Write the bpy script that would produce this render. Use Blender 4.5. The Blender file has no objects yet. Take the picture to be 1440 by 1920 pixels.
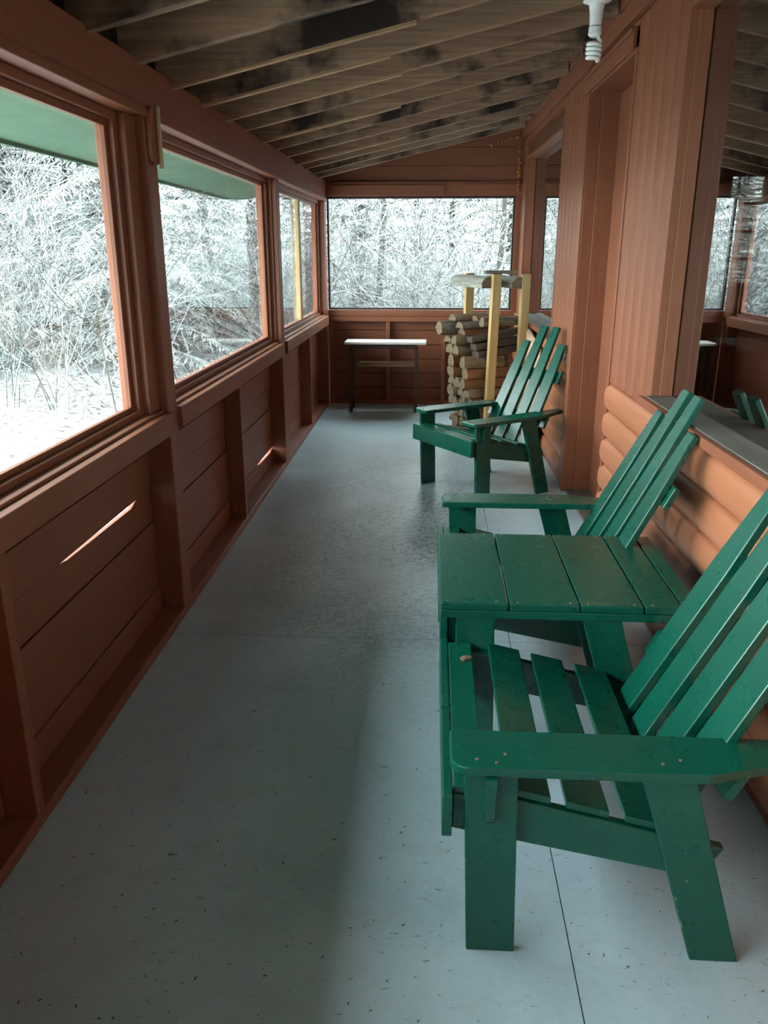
import bpy, math, random
from mathutils import Vector, Matrix, noise
R = random.Random(7)
C = bpy.context.scene.collection
PI = math.pi

# ------------------------------------------------------------------ camera, world, exposure
F_PX = 1500.0
CAM_TH = math.atan(489/F_PX); CAM_PSI = math.atan(92*math.cos(CAM_TH)/F_PX)
cd = bpy.data.cameras.new('camera'); cam = bpy.data.objects.new('camera', cd); C.objects.link(cam)
cam.location = (0, 0, 1.5); cam.rotation_euler = (PI/2-CAM_TH, 0, CAM_PSI)
cd.sensor_fit = 'VERTICAL'; cd.sensor_height = 36; cd.lens = 36*F_PX/1920; cd.clip_start = .02; cd.clip_end = 200
bpy.context.scene.camera = cam
w = bpy.data.worlds.new('overcast'); bpy.context.scene.world = w; w.use_nodes = True
wn = w.node_tree.nodes; bg = wn['Background']
bg.inputs[0].default_value = (.86, .97, 1.0, 1); bg.inputs[1].default_value = 2.35
vs = bpy.context.scene.view_settings
vs.view_transform = 'Standard'; vs.look = 'None'; vs.gamma = 1; vs.use_curve_mapping = False
vs.exposure = 2.62
sd = bpy.data.lights.new('bright_cloud', 'SUN'); sd.energy = 1.7; sd.angle = math.radians(60); sd.color = (.96, .99, 1)
sun = bpy.data.objects.new('bright_cloud', sd); C.objects.link(sun); sun.rotation_euler = Vector((.80, .12, -.46)).to_track_quat('-Z', 'Y').to_euler()
bpy.context.scene.cycles.max_bounces = 10; bpy.context.scene.cycles.diffuse_bounces = 5
bpy.context.scene.cycles.transparent_max_bounces = 16

# ------------------------------------------------------------------ helpers
class MB:
    def __init__(s): s.v = []; s.f = []
    def add(s, vs_, fs):
        n = len(s.v); s.v += [tuple(p) for p in vs_]; s.f += [tuple(i+n for i in f) for f in fs]
    def box(s, x0, x1, y0, y1, z0, z1):
        s.add([(x0,y0,z0),(x1,y0,z0),(x1,y1,z0),(x0,y1,z0),(x0,y0,z1),(x1,y0,z1),(x1,y1,z1),(x0,y1,z1)],
              [(3,2,1,0),(4,5,6,7),(0,1,5,4),(1,2,6,5),(2,3,7,6),(3,0,4,7)])
        return s
    def prism(s, poly, ax, a, b):
        """poly: 2-D outline; ax: extrusion axis 0/1/2 between a and b (other two axes in order)"""
        def mk(p, t):
            q = [0,0,0]; o = [i for i in range(3) if i != ax]; q[ax] = t; q[o[0]] = p[0]; q[o[1]] = p[1]; return tuple(q)
        n = len(poly); vs_ = [mk(p,a) for p in poly]+[mk(p,b) for p in poly]
        s.add(vs_, [tuple(range(n))[::-1], tuple(range(n,2*n))]+[(i,(i+1)%n,(i+1)%n+n,i+n) for i in range(n)])
        return s
    def tube(s, pts, rad, n=6, cap=True):
        pts = [Vector(p) for p in pts]; m = len(pts)
        if not hasattr(rad, '__len__'): rad = [rad]*m
        vs_ = []; prev = None
        for i, p in enumerate(pts):
            d = (pts[min(i+1,m-1)]-pts[max(i-1,0)]).normalized()
            if prev is None:
                prev = d.orthogonal().normalized()
            u = (prev - d*prev.dot(d))
            u = u.normalized() if u.length > 1e-6 else d.orthogonal().normalized()
            prev = u; v = d.cross(u)
            for k in range(n):
                a = 2*PI*k/n; vs_.append(p+(u*math.cos(a)+v*math.sin(a))*rad[i])
        fs = [(i*n+k, i*n+(k+1)%n, (i+1)*n+(k+1)%n, (i+1)*n+k) for i in range(m-1) for k in range(n)]
        if cap: fs += [tuple(range(n))[::-1], tuple((m-1)*n+k for k in range(n))]
        s.add(vs_, fs); return s
    def lathe(s, prof, n=24, o=(0,0,0)):
        vs_ = [(o[0]+r*math.cos(2*PI*k/n), o[1]+r*math.sin(2*PI*k/n), o[2]+z) for r, z in prof for k in range(n)]
        m = len(prof)
        fs = [(i*n+k, i*n+(k+1)%n, (i+1)*n+(k+1)%n, (i+1)*n+k) for i in range(m-1) for k in range(n)]
        fs += [tuple(range(n))[::-1], tuple((m-1)*n+k for k in range(n))]
        s.add(vs_, fs); return s
    def xf(s, M):
        s.v = [tuple(M @ Vector(p)) for p in s.v]; return s
    def build(s, name, mt, parent=None, bev=0, smooth=False, loc=None, rot=None):
        me = bpy.data.meshes.new(name); me.from_pydata(s.v, [], s.f); me.update()
        o = bpy.data.objects.new(name, me); C.objects.link(o)
        me.materials.append(mt)
        if smooth:
            for p in me.polygons: p.use_smooth = True
        if bev:
            b = o.modifiers.new('bevel', 'BEVEL'); b.width = bev; b.segments = 2; b.limit_method = 'ANGLE'; b.angle_limit = .7
        if parent: o.parent = parent
        if loc: o.location = loc
        if rot: o.rotation_euler = rot
        return o
def tag(o, label, cat, group=None, kind=None):
    o['label'] = label; o['category'] = cat
    if group: o['group'] = group
    if kind: o['kind'] = kind
    return o
def thing(name, label, cat, loc=(0,0,0), rz=0, group=None):
    o = bpy.data.objects.new(name, None); C.objects.link(o); o.location = loc; o.rotation_euler = (0,0,rz)
    o.empty_display_size = .1
    return tag(o, label, cat, group)
def struct(o): o['kind'] = 'structure'; return o
def copy_tree(o, parent=None):
    c = o.copy(); C.objects.link(c); c.parent = parent
    for ch in list(o.children): copy_tree(ch, c)
    return c

# ------------------------------------------------------------------ materials
def mat(name):
    m = bpy.data.materials.new(name); m.use_nodes = True; nt = m.node_tree
    return m, nt, nt.nodes['Principled BSDF']
def N(nt, t, **k):
    n = nt.nodes.new(t)
    for a, b in k.items():
        if a in n.inputs: n.inputs[a].default_value = b
        else: setattr(n, a, b)
    return n
def ramp(nt, fac, stops):
    r = nt.nodes.new('ShaderNodeValToRGB'); e = r.color_ramp.elements
    while len(e) < len(stops): e.new(.5)
    for i, (p, c) in enumerate(stops):
        e[i].position = p; e[i].color = c if len(c) == 4 else (*c, 1)
    nt.links.new(fac, r.inputs[0]); return r.outputs[0]
def noise_t(nt, scale, detail=4, vec=None, stretch=None, rough=.55, dist=0, rot=None):
    tc = N(nt, 'ShaderNodeTexCoord'); out = tc.outputs['Object'] if vec is None else vec
    if stretch or rot:
        mp = N(nt, 'ShaderNodeMapping')
        if stretch: mp.inputs['Scale'].default_value = stretch
        if rot: mp.inputs['Rotation'].default_value = rot
        nt.links.new(out, mp.inputs[0]); out = mp.outputs[0]
    n = N(nt, 'ShaderNodeTexNoise'); n.inputs['Scale'].default_value = scale; n.inputs['Detail'].default_value = detail
    n.inputs['Roughness'].default_value = rough; n.inputs['Distortion'].default_value = dist
    nt.links.new(out, n.inputs['Vector']); return n.outputs['Fac']
def mix(nt, fac, a, b, mode='MIX'):
    m = nt.nodes.new('ShaderNodeMix'); m.data_type = 'RGBA'; m.blend_type = mode
    for s_, v in ((m.inputs[0], fac), (m.inputs[6], a), (m.inputs[7], b)):
        if hasattr(v, 'is_linked') or hasattr(v, 'links'): nt.links.new(v, s_)
        else: s_.default_value = v if not hasattr(v, '__len__') else ((*v, 1) if len(v) == 3 else v)
    return m.outputs[2]
def bump(nt, bs, h, st, dist=.01):
    b = N(nt, 'ShaderNodeBump'); b.inputs['Strength'].default_value = st; b.inputs['Distance'].default_value = dist
    nt.links.new(h, b.inputs['Height']); nt.links.new(b.outputs[0], bs.inputs['Normal'])
def srgb(r, g, b):
    f = lambda c: (c/255/12.92) if c/255 <= .04045 else ((c/255+.055)/1.055)**2.4
    return (f(r), f(g), f(b))

def wood(name, c0, c1, grain=(1,30,30), rough=.5, bst=.15, chips=None, chip_t=.68, chip_s=30, stain=None, stain_t=.55, spec=.4, gmix=1):
    m, nt, bs = mat(name)
    g = noise_t(nt, 2.2, 6, stretch=grain, rough=.6)
    col = ramp(nt, g, [(.3, c0), (.7, c1)])
    big = noise_t(nt, 1.3, 3)
    col = mix(nt, ramp(nt, big, [(.35, (.0,)*3), (.7, (.35,)*3)]), col, tuple(x*.62 for x in c0))
    if stain:
        sn = noise_t(nt, 1.6, 5, stretch=(1,2.2,1), rough=.6)
        col = mix(nt, ramp(nt, sn, [(stain_t-.04, (0,)*3), (stain_t+.06, (1,)*3)]), col, stain)
    if chips:
        cn = noise_t(nt, chip_s, 3, rough=.6)
        cf = ramp(nt, cn, [(chip_t, (0,)*3), (chip_t+.03, (1,)*3)])
        col = mix(nt, cf, col, chips)
    nt.links.new(col, bs.inputs['Base Color']); bs.inputs['Roughness'].default_value = rough
    bs.inputs['Specular IOR Level'].default_value = spec
    bump(nt, bs, g, bst, .004)
    return m
def flat(name, c, rough=.5, metal=0, spec=.5):
    m, nt, bs = mat(name); bs.inputs['Base Color'].default_value = (*c, 1); bs.inputs['Roughness'].default_value = rough
    bs.inputs['Metallic'].default_value = metal; bs.inputs['Specular IOR Level'].default_value = spec
    n = noise_t(nt, 25, 3); nt.links.new(mix(nt, ramp(nt, n, [(.3, (0,)*3), (.8, (.3,)*3)]), c, tuple(x*.75 for x in c)), bs.inputs['Base Color'])
    return m
RED0, RED1 = srgb(128, 74, 50), srgb(142, 86, 60)
CH = srgb(190, 160, 130)
M = {}
M['red_x'] = wood('red stain boards along x', RED0, RED1, (1.5,40,40), .5, .12, CH, .76, 40)
M['red_y'] = wood('red stain boards along y', RED0, RED1, (40,1.5,40), .5, .12, CH, .76, 40)
M['red_z'] = wood('red stain boards upright', RED0, RED1, (40,40,1.5), .5, .12, CH, .76, 40)
M['log'] = wood('log siding stain', srgb(164,102,70), srgb(176,112,79), (20,1.2,20), .42, .1, spec=.5)
M['brown_z'] = wood('bare brown frame', srgb(104,78,52), srgb(130,98,66), (40,40,1.5), .55, .15)
M['sill_grey'] = wood('weathered sill', srgb(84,78,68), srgb(112,106,96), (30,1.5,30), .6, .3)
M['white_head'] = wood('pale head board', srgb(170,165,155), srgb(200,195,188), (30,1.5,30), .6, .1, RED0, .6, 12)
M['rafter'] = wood('aged rafter', srgb(128,100,78), srgb(172,142,114), (1.2,30,30), .7, .3, stain=srgb(38,26,20), stain_t=.56)
M['rafter_edge'] = wood('pale lath strip', srgb(150,118,86), srgb(178,146,110), (1.2,30,30), .6, .2)
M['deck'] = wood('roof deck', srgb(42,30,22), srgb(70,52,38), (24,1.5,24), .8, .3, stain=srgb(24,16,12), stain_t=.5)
M['lumber'] = wood('new lumber', srgb(176,144,92), srgb(198,168,116), (30,30,1.5), .5, .1)
M['sash'] = wood('new sash wood', srgb(176,144,98), srgb(198,168,122), (30,30,1.5), .5, .1)
M['eave'] = wood('green soffit', srgb(72,114,88), srgb(90,132,104), (3,3,3), .6, .1, spec=.3)
M['eave_edge'] = wood('green fascia', srgb(40,84,60), srgb(58,104,76), (3,3,3), .6, .1)
M['dark_metal'] = flat('dark metal', (.02,.02,.02), .5)
M['porcelain'] = flat('porcelain', (.82,.82,.78), .25)
M['cfl'] = flat('lamp tube glass', (.85,.87,.82), .15)
M['screw'] = flat('nail heads', srgb(150,130,110), .4, .6)
M['foam'] = flat('expanding foam', srgb(190,110,50), .8)
M['sack'] = wood('kraft sack', srgb(196,158,130), srgb(216,186,160), (4,4,4), .75, .6)
M['pale_stick'] = wood('pale stick', srgb(186,172,128), srgb(206,194,150), (40,40,2), .6, .1)
M['table_white'] = flat('pale table top', srgb(215,208,200), .45)
M['dark_leg'] = flat('dark table leg', srgb(52,34,26), .5)
M['cabin_wall'] = wood('cabin interior wood', srgb(92,60,38), srgb(120,82,54), (1.5,20,20), .6, .1)

def green_mat():
    m, nt, bs = mat('green chair paint')
    g = noise_t(nt, 2, 4, stretch=(8,8,8), rough=.5)
    big = noise_t(nt, 3.2, 4)
    col = ramp(nt, big, [(.3, srgb(2,70,56)), (.75, srgb(4,80,64))])
    sc = noise_t(nt, 75, 1, rough=.4); sm = noise_t(nt, 2.5, 2)
    f_ = N(nt, 'ShaderNodeMath', operation='MULTIPLY'); nt.links.new(ramp(nt, sc, [(.74, (0,)*3), (.76, (1,)*3)]), f_.inputs[0]); nt.links.new(ramp(nt, sm, [(.62, (0,)*3), (.66, (.8,)*3)]), f_.inputs[1])
    col = mix(nt, f_.outputs[0], col, srgb(150,158,132))
    nt.links.new(col, bs.inputs['Base Color'])
    nt.links.new(ramp(nt, g, [(.3, (.26,)*3), (.8, (.32,)*3)]), bs.inputs['Roughness'])
    bs.inputs['Specular IOR Level'].default_value = .55
    bump(nt, bs, g, .02, .001); return m
M['green'] = green_mat()

def floor_mat():
    m, nt, bs = mat('painted plywood floor')
    tc = N(nt, 'ShaderNodeTexCoord'); P = tc.outputs['Object']
    big = noise_t(nt, 1.4, 4, P)
    col = ramp(nt, big, [(.3, srgb(162,186,198)), (.7, srgb(188,212,222))])
    g2 = noise_t(nt, 9, 5, P); col = mix(nt, ramp(nt, g2, [(.55, (0,)*3), (.75, (.28,)*3)]), col, srgb(160,162,150))
    # worn chip pattern of the board showing through
    sx = N(nt, 'ShaderNodeSeparateXYZ'); nt.links.new(P, sx.inputs[0])
    def bell(o, c, w_):      # 1 at the middle of the walked-on patch, 0 at its rim
        a_ = N(nt, 'ShaderNodeMath', operation='SUBTRACT'); nt.links.new(o, a_.inputs[0]); a_.inputs[1].default_value = c
        b_ = N(nt, 'ShaderNodeMath', operation='ABSOLUTE'); nt.links.new(a_.outputs[0], b_.inputs[0])
        r_ = N(nt, 'ShaderNodeMapRange'); nt.links.new(b_.outputs[0], r_.inputs[0]); r_.inputs[1].default_value = w_; r_.inputs[2].default_value = w_*.25; return r_.outputs[0]
    bm = N(nt, 'ShaderNodeMath', operation='MULTIPLY'); nt.links.new(bell(sx.outputs[0], -.22, .75), bm.inputs[0]); nt.links.new(bell(sx.outputs[1], 4.6, 2.3), bm.inputs[1])
    wn_ = noise_t(nt, 1.6, 4, P)
    mm = N(nt, 'ShaderNodeMath', operation='MULTIPLY'); nt.links.new(bm.outputs[0], mm.inputs[0])
    nt.links.new(ramp(nt, wn_, [(.34, (.35,)*3), (.58, (1,)*3)]), mm.inputs[1])
    ma = N(nt, 'ShaderNodeMath', operation='ADD'); nt.links.new(mm.outputs[0], ma.inputs[0]); ma.inputs[1].default_value = .05; ma.use_clamp = True
    fl1 = noise_t(nt, 24, 5, P, stretch=(1,2.4,1), rough=.75, dist=.6, rot=(0,0,.5))
    fl2 = noise_t(nt, 24, 5, P, stretch=(2.4,1,1), rough=.75, dist=.6, rot=(0,0,-.4))
    f1 = ramp(nt, fl1, [(.49, (0,)*3), (.56, (1,)*3)]); f2 = ramp(nt, fl2, [(.52, (0,)*3), (.58, (1,)*3)])
    fm = N(nt, 'ShaderNodeMath', operation='MAXIMUM'); nt.links.new(f1, fm.inputs[0]); nt.links.new(f2, fm.inputs[1])
    fx = N(nt, 'ShaderNodeMath', operation='MULTIPLY'); nt.links.new(fm.outputs[0], fx.inputs[0]); nt.links.new(ma.outputs[0], fx.inputs[1])
    fz = N(nt, 'ShaderNodeMath', operation='MULTIPLY'); nt.links.new(fx.outputs[0], fz.inputs[0]); fz.inputs[1].default_value = .95
    dirt = N(nt, 'ShaderNodeMath', operation='MULTIPLY'); nt.links.new(mm.outputs[0], dirt.inputs[0]); dirt.inputs[1].default_value = .45
    col = mix(nt, dirt.outputs[0], col, srgb(112,122,122))
    col = mix(nt, fz.outputs[0], col, srgb(54,62,62))
    sp = noise_t(nt, 42, 3, P, stretch=(1,2.6,1), rot=(0,0,.9), dist=.8, rough=.6)
    col = mix(nt, ramp(nt, sp, [(.66, (0,)*3), (.71, (.75,)*3)]), col, srgb(72,70,60))
    nt.links.new(col, bs.inputs['Base Color']); bs.inputs['Roughness'].default_value = .36
    bs.inputs['Specular IOR Level'].default_value = .55
    bump(nt, bs, fl1, .25, .002); return m
M['floor'] = floor_mat()

def glass_mat(name, refl=.04, tint=(.93,.97,.96), haze=.0):
    m = bpy.data.materials.new(name); m.use_nodes = True; nt = m.node_tree
    for n in list(nt.nodes):
        if n.type != 'OUTPUT_MATERIAL': nt.nodes.remove(n)
    out = nt.nodes['Material Output']
    ge = N(nt, 'ShaderNodeNewGeometry'); dt = N(nt, 'ShaderNodeVectorMath', operation='DOT_PRODUCT')
    nt.links.new(ge.outputs['Normal'], dt.inputs[0]); nt.links.new(ge.outputs['Incoming'], dt.inputs[1])
    ab = N(nt, 'ShaderNodeMath', operation='ABSOLUTE'); nt.links.new(dt.outputs['Value'], ab.inputs[0])
    om = N(nt, 'ShaderNodeMath', operation='SUBTRACT'); om.inputs[0].default_value = 1; nt.links.new(ab.outputs[0], om.inputs[1])
    pw = N(nt, 'ShaderNodeMath', operation='POWER'); nt.links.new(om.outputs[0], pw.inputs[0]); pw.inputs[1].default_value = 5
    fr = N(nt, 'ShaderNodeMath', operation='MULTIPLY_ADD'); nt.links.new(pw.outputs[0], fr.inputs[0]); fr.inputs[1].default_value = 1-refl; fr.inputs[2].default_value = refl
    tr = N(nt, 'ShaderNodeBsdfTransparent'); tr.inputs[0].default_value = (*tint, 1)
    gl = N(nt, 'ShaderNodeBsdfGlossy'); gl.inputs['Roughness'].default_value = 0
    mx = N(nt, 'ShaderNodeMixShader'); nt.links.new(fr.outputs[0], mx.inputs[0]); nt.links.new(tr.outputs[0], mx.inputs[1]); nt.links.new(gl.outputs[0], mx.inputs[2])
    last = mx.outputs[0]
    if haze:
        df = N(nt, 'ShaderNodeBsdfDiffuse'); df.inputs[0].default_value = (.8,.8,.8,1)
        m2 = N(nt, 'ShaderNodeMixShader'); m2.inputs[0].default_value = haze
        nt.links.new(last, m2.inputs[1]); nt.links.new(df.outputs[0], m2.inputs[2]); last = m2.outputs[0]
    nt.links.new(last, out.inputs[0]); return m
M['glass'] = glass_mat('window glass', .04, (.95,.98,.97), .01)
M['glass_end'] = glass_mat('end window glass', .02, (.95,.98,.97), .01)
M['glass_mirror'] = glass_mat('cabin double glass', .52, (.55,.58,.56), .0)

def snowy(name, base, snow, lo, hi, nscale=6, rough=.8):
    m, nt, bs = mat(name)
    ge = N(nt, 'ShaderNodeNewGeometry'); sx = N(nt, 'ShaderNodeSeparateXYZ'); nt.links.new(ge.outputs['Normal'], sx.inputs[0])
    n = noise_t(nt, nscale, 3)
    a = N(nt, 'ShaderNodeMath', operation='MULTIPLY_ADD'); nt.links.new(n, a.inputs[0]); a.inputs[1].default_value = 1.4; nt.links.new(sx.outputs[2], a.inputs[2])
    f = ramp(nt, N_sub(nt, a.outputs[0], .7), [(lo, (0,)*3), (hi, (1,)*3)])
    nt.links.new(mix(nt, f, base, snow), bs.inputs['Base Color']); bs.inputs['Roughness'].default_value = rough
    bs.inputs['Specular IOR Level'].default_value = .15
    return m
def N_sub(nt, s, v):
    n = N(nt, 'ShaderNodeMath', operation='SUBTRACT'); nt.links.new(s, n.inputs[0]); n.inputs[1].default_value = v; return n.outputs[0]
SNOW = (.385,.41,.41)
M['conifer'] = snowy('snowy needles', (.010,.030,.023), SNOW, .42, .66, 4)
M['conifer_b'] = snowy('snowy grey needles', (.016,.036,.029), SNOW, .32, .6, 4)
M['twig'] = snowy('snowy bare twigs', (.09,.085,.078), SNOW, -.25, .25, 9)
M['trunk'] = snowy('snowy bark', (.06,.056,.05), SNOW, .5, .9, 9)
def ground_mat():
    m, nt, bs = mat('snowy leaf litter')
    n = noise_t(nt, 13, 5, rough=.75, dist=.6); n2 = noise_t(nt, .5, 3)
    col = ramp(nt, n, [(.50, (.5,.53,.54)), (.56, (.15,.13,.11)), (.66, (.06,.05,.04))])
    nt.links.new(col, bs.inputs['Base Color']); bs.inputs['Roughness'].default_value = .9
    bump(nt, bs, n, .5, .05); return m
M['ground'] = ground_mat()
def bark_mat(name, c0, c1):
    m, nt, bs = mat(name)
    n = noise_t(nt, 7, 6, stretch=(1,6,6), rough=.75); col = ramp(nt, n, [(.35, c0), (.65, c1)])
    nt.links.new(col, bs.inputs['Base Color']); bs.inputs['Roughness'].default_value = .85; bump(nt, bs, n, .8, .02); return m
M['fw_pale'] = bark_mat('split pale wood', srgb(104,84,62), srgb(160,136,108))
M['fw_end'] = bark_mat('sawn log end', srgb(98,80,60), srgb(146,126,100))
M['fw_bark'] = bark_mat('log bark', srgb(74,64,54), srgb(160,148,132))
M['fw_dark'] = bark_mat('weathered offcut', srgb(62,52,46), srgb(98,86,76))
M['fw_birch'] = bark_mat('birch bark', srgb(128,126,114), srgb(178,176,164))
M['fw_orange'] = bark_mat('orange split wood', srgb(118,74,46), srgb(156,106,68))

# ------------------------------------------------------------------ setting: floor and outdoors ground
YE, YB = 8.2, -2.4            # end wall, wall behind the camera
m = MB()
xs = [-1.20, -1.04+.0, .337, 1.2]; 
for x0, x1 in ((-1.16, .336), (.339, 1.16)):
    for y0, y1 in ((-3.1, .4), (.403, 2.93), (2.933, 5.47), (5.473, 8.3)):
        m.box(x0, x1, y0, y1, -.02, 0)
fl = struct(m.build('floor', M['floor'])) 
m = MB().box(-1.16, 1.16, -3.1, 8.3, -.2, -.021); m.build('floor_joists', M['dark_leg'], fl)

# ground outside: mounded snow
def gz(x, y):
    d = max(0, -1.3-x)
    z = -.35 + .34*min(1, d/2.4)**1.2
    z += .12*math.exp(-((x+4.6)/1.2)**2-((y-8.6)/2.2)**2)
    z -= .03*max(0, d-3.2)
    e = max(0, y-8.6); z += .05*e
    z += .10*noise.noise((x*.6, y*.6, 3)) + .03*noise.noise((x*3, y*3, 1))
    return z
m = MB(); nx, ny = 110, 110
X0, X1, Y0, Y1 = -34, 16, -14, 40
def gx(i): return X0+(X1-X0)*i/nx
def gy(j): return Y0+(Y1-Y0)*j/ny
vs_ = []; idx = {}
for j in range(ny+1):
    for i in range(nx+1):
        x, y = gx(i), gy(j); z = gz(x, y)
        if -1.6 < x < 6 and -4 < y < 8.8: z = -.45
        vs_.append((x, y, z))
m.add(vs_, [(j*(nx+1)+i, j*(nx+1)+i+1, (j+1)*(nx+1)+i+1, (j+1)*(nx+1)+i) for j in range(ny) for i in range(nx)])
g = m.build('ground', M['ground'], smooth=True); g['kind'] = 'structure'

# ------------------------------------------------------------------ left wall
XL = -1.04
studs = [-2.0, -.40, .65, 1.75, 4.31, 6.94]; posts = [3.085, 5.60]
wl = MB(); 
bz = [.04, .15, .30, .44, .58, .73, .90]
R2 = random.Random(3)
for k in range(len(bz)-1):
    z0, z1 = bz[k], bz[k+1]-.004
    for (a, b) in ((-3.0, 1.1), (1.1, 3.13), (3.13, 5.65), (5.65, 8.2)):
        y0, y1 = a, b-.002
        poly = [(y0,z0),(y1,z0),(y1,z1),(y0,z1)]
        if k == 3 and a == 1.1:   # gap opening between two boards
            poly = [(y0,z0),(y1,z0),(y1,z1),(2.93,z1),(2.86,z1-.017),(2.3,z1-.007),(2.25,z1),(y0,z1)]
        if k == 0 and a == 3.13:
            poly = [(y0,z0),(y1,z0),(y1,z1),(5.5,z1-.017),(5.15,z1-.009),(5.1,z1),(y0,z1)]
        o_ = -1.135 - .004*(k % 2)
        wl.prism(poly, 0, o_-.018, o_)
        if not ((k == 3 and a == 1.1) or (k == 0 and a == 3.13)):   # lap behind each joint keeps the daylight out
            wl.box(o_-.03, o_-.019, y0, y1, z1-.03, z1+.03)
        elif k == 3:
            wl.box(o_-.03, o_-.019, y0, 2.24, z1-.03, z1+.03); wl.box(o_-.03, o_-.019, 2.94, y1, z1-.03, z1+.03)
        else:
            wl.box(o_-.03, o_-.019, y0, 5.08, z1-.03, z1+.03)
wleft = struct(wl.build('wall_left', M['red_y'], bev=.002))
MB().box(XL-.10, XL, -3.0, 8.2, 0, .042).build('bottom_plate', M['red_y'], wleft, .003)
for i, y in enumerate(studs):
    MB().box(XL-.092, XL-.002, y, y+.042, .042, .83).build('stud', M['red_z'], wleft, .003)
for y in posts:
    MB().box(XL-.10, XL+.004, y, y+.11, .042, 1.975).build('post', M['red_z'], wleft, .004)
MB().box(XL-.10, XL, 8.07, 8.2, .042, 1.975).build('post', M['red_z'], wleft, .004)
for a, b in ((-3.0, posts[0]), (posts[0]+.11, posts[1]), (posts[1]+.11, 8.07)):
    MB().box(XL-.012, XL+.024, a, b, .81, .895).build('rail', M['red_y'], wleft, .003)
    MB().box(XL-.12, XL-.012, a, b, .85, .905).build('sill', M['red_y'], wleft, .003)
MB().box(XL-.10, XL, -3.0, 8.2, 1.985, 2.14).build('header', M['red_y'], wleft, .004)
MB().box(XL-.10, XL+.014, -3.0, 8.2, 1.955, 1.985).build('header_lath', M['red_y'], wleft, .003)

# windows along the left wall
GX = -1.14
def left_window(n, y0, y1, mull=False, z0=.905, z1=1.955):
    fr = MB()
    for (a, b, c_, d) in ((y0, y0+.035, z0, z1), (y1-.035, y1, z0, z1), (y0+.035, y1-.035, z0, z0+.022), (y0+.035, y1-.035, z1-.028, z1)):
        fr.box(GX-.02, GX+.045, a, b, c_, d)
    o = struct(fr.build('window_%d' % n, M['red_z'], bev=.002))
    st = MB()
    st.box(GX+.006, GX+.024, y0+.037, y0+.062, z0+.04, z1-.052); st.box(GX+.006, GX+.024, y1-.062, y1-.037, z0+.04, z1-.052)
    st.box(GX+.006, GX+.024, y0+.037, y1-.037, z0+.023, z0+.04); st.box(GX+.006, GX+.024, y0+.037, y1-.037, z1-.052, z1-.029)
    st.build('stop_molding', M['red_z'], o, .002)
    MB().box(GX-.003, GX, y0+.036, y1-.036, z0+.023, z1-.029).build('pane', M['glass'], o)
    if mull:
        a = mull
        mm = MB(); mm.box(GX+.004, GX+.03, a, a+.05, z0+.04, z1-.052); mm.box(GX+.004, GX+.03, a+.07, a+.12, z0+.04, z1-.052)
        mm.build('sash_stile', M['sash'], o, .002)
        MB().box(GX+.004, GX+.012, a+.05, a+.07, z0+.04, z1-.052).build('sash_gap', M['dark_metal'], o)
    return o
left_window(1, -2.98, 2.97)
left_window(2, 3.20, 5.58)
left_window(3, 5.72, 8.06, 6.93)
# casing uprights standing on the sill beside each post
for a in (3.035, 5.56):
    pass
MB().box(XL-.085, XL-.028, 2.975, 3.08, .905, 1.955).build('casing', M['red_z'], wleft, .004)
MB().box(XL-.085, XL-.028, 5.585, 5.598, .905, 1.955).build('casing', M['red_z'], wleft, .003)

# ------------------------------------------------------------------ end wall
we = MB()
for k, (z0, z1) in enumerate(((.0,.15),(.155,.30),(.305,.445),(.45,.59),(.595,.735),(.74,.93))):
    we.box(-1.1, .95, YE+.09+.003*(k%2), YE+.115, z0, z1)
we.box(-1.1, .95, YE+.12, YE+.13, 0, .93); we.box(-1.1, 1.1, YE+.08, YE+.10, 1.99, 2.68); we.box(.78, 1.1, YE+.08, YE+.10, 0, 2.6)
for z0, z1 in ((1.99,2.13),(2.134,2.27),(2.274,2.43),(2.434,2.60),(2.604,2.68)):
    we.box(-1.1, .95, YE+.05, YE+.075, z0, z1)
wend = struct(we.build('wall_end', M['red_x'], bev=.002))
MB().box(-1.04, .86, YE, YE+.09, 0, .04).build('bottom_plate', M['red_x'], wend, .003)
for x in (-1.04, -.46, .10, .66): MB().box(x, x+.042, YE, YE+.089, .04, .83).build('stud', M['red_z'], wend, .003)
MB().box(-1.04, .86, YE-.02, YE+.09, .83, .88).build('rail', M['red_x'], wend, .004)
MB().box(-1.04, .86, YE, YE+.09, .881, .94).build('sill', M['red_x'], wend, .004)
MB().box(-1.03, .86, YE+.0, YE+.05, 2.0, 2.13).build('header', M['red_x'], wend, .003)
MB().box(-1.03, .10, YE-.02, YE-.001, 2.005, 2.10).build('header_board', M['red_x'], wend, .003)
MB().box(.27, .84, YE-.02, YE-.001, 2.03, 2.105).build('header_board', M['red_x'], wend, .003)
MB().box(.775, .86, YE, YE+.09, .94, 2.0).build('post', M['red_z'], wend, .003)
def frame_x(o_name, x0, x1, z0, z1, y, t, mt, gl, parent=None):
    fr = MB(); fr.box(x0, x0+t, y, y+.05, z0, z1); fr.box(x1-t, x1, y, y+.05, z0, z1); fr.box(x0+t, x1-t, y, y+.05, z0, z0+t); fr.box(x0+t, x1-t, y, y+.05, z1-t, z1)
    o = struct(fr.build(o_name, mt, bev=.002)); MB().box(x0+t-.002, x1-t+.002, y+.03, y+.034, z0+t-.002, z1-t+.002).build('pane', gl, o); return o
frame_x('window_4', -1.035, .775, .945, 1.998, YE+.02, .018, M['dark_leg'], M['glass_end'])

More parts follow.
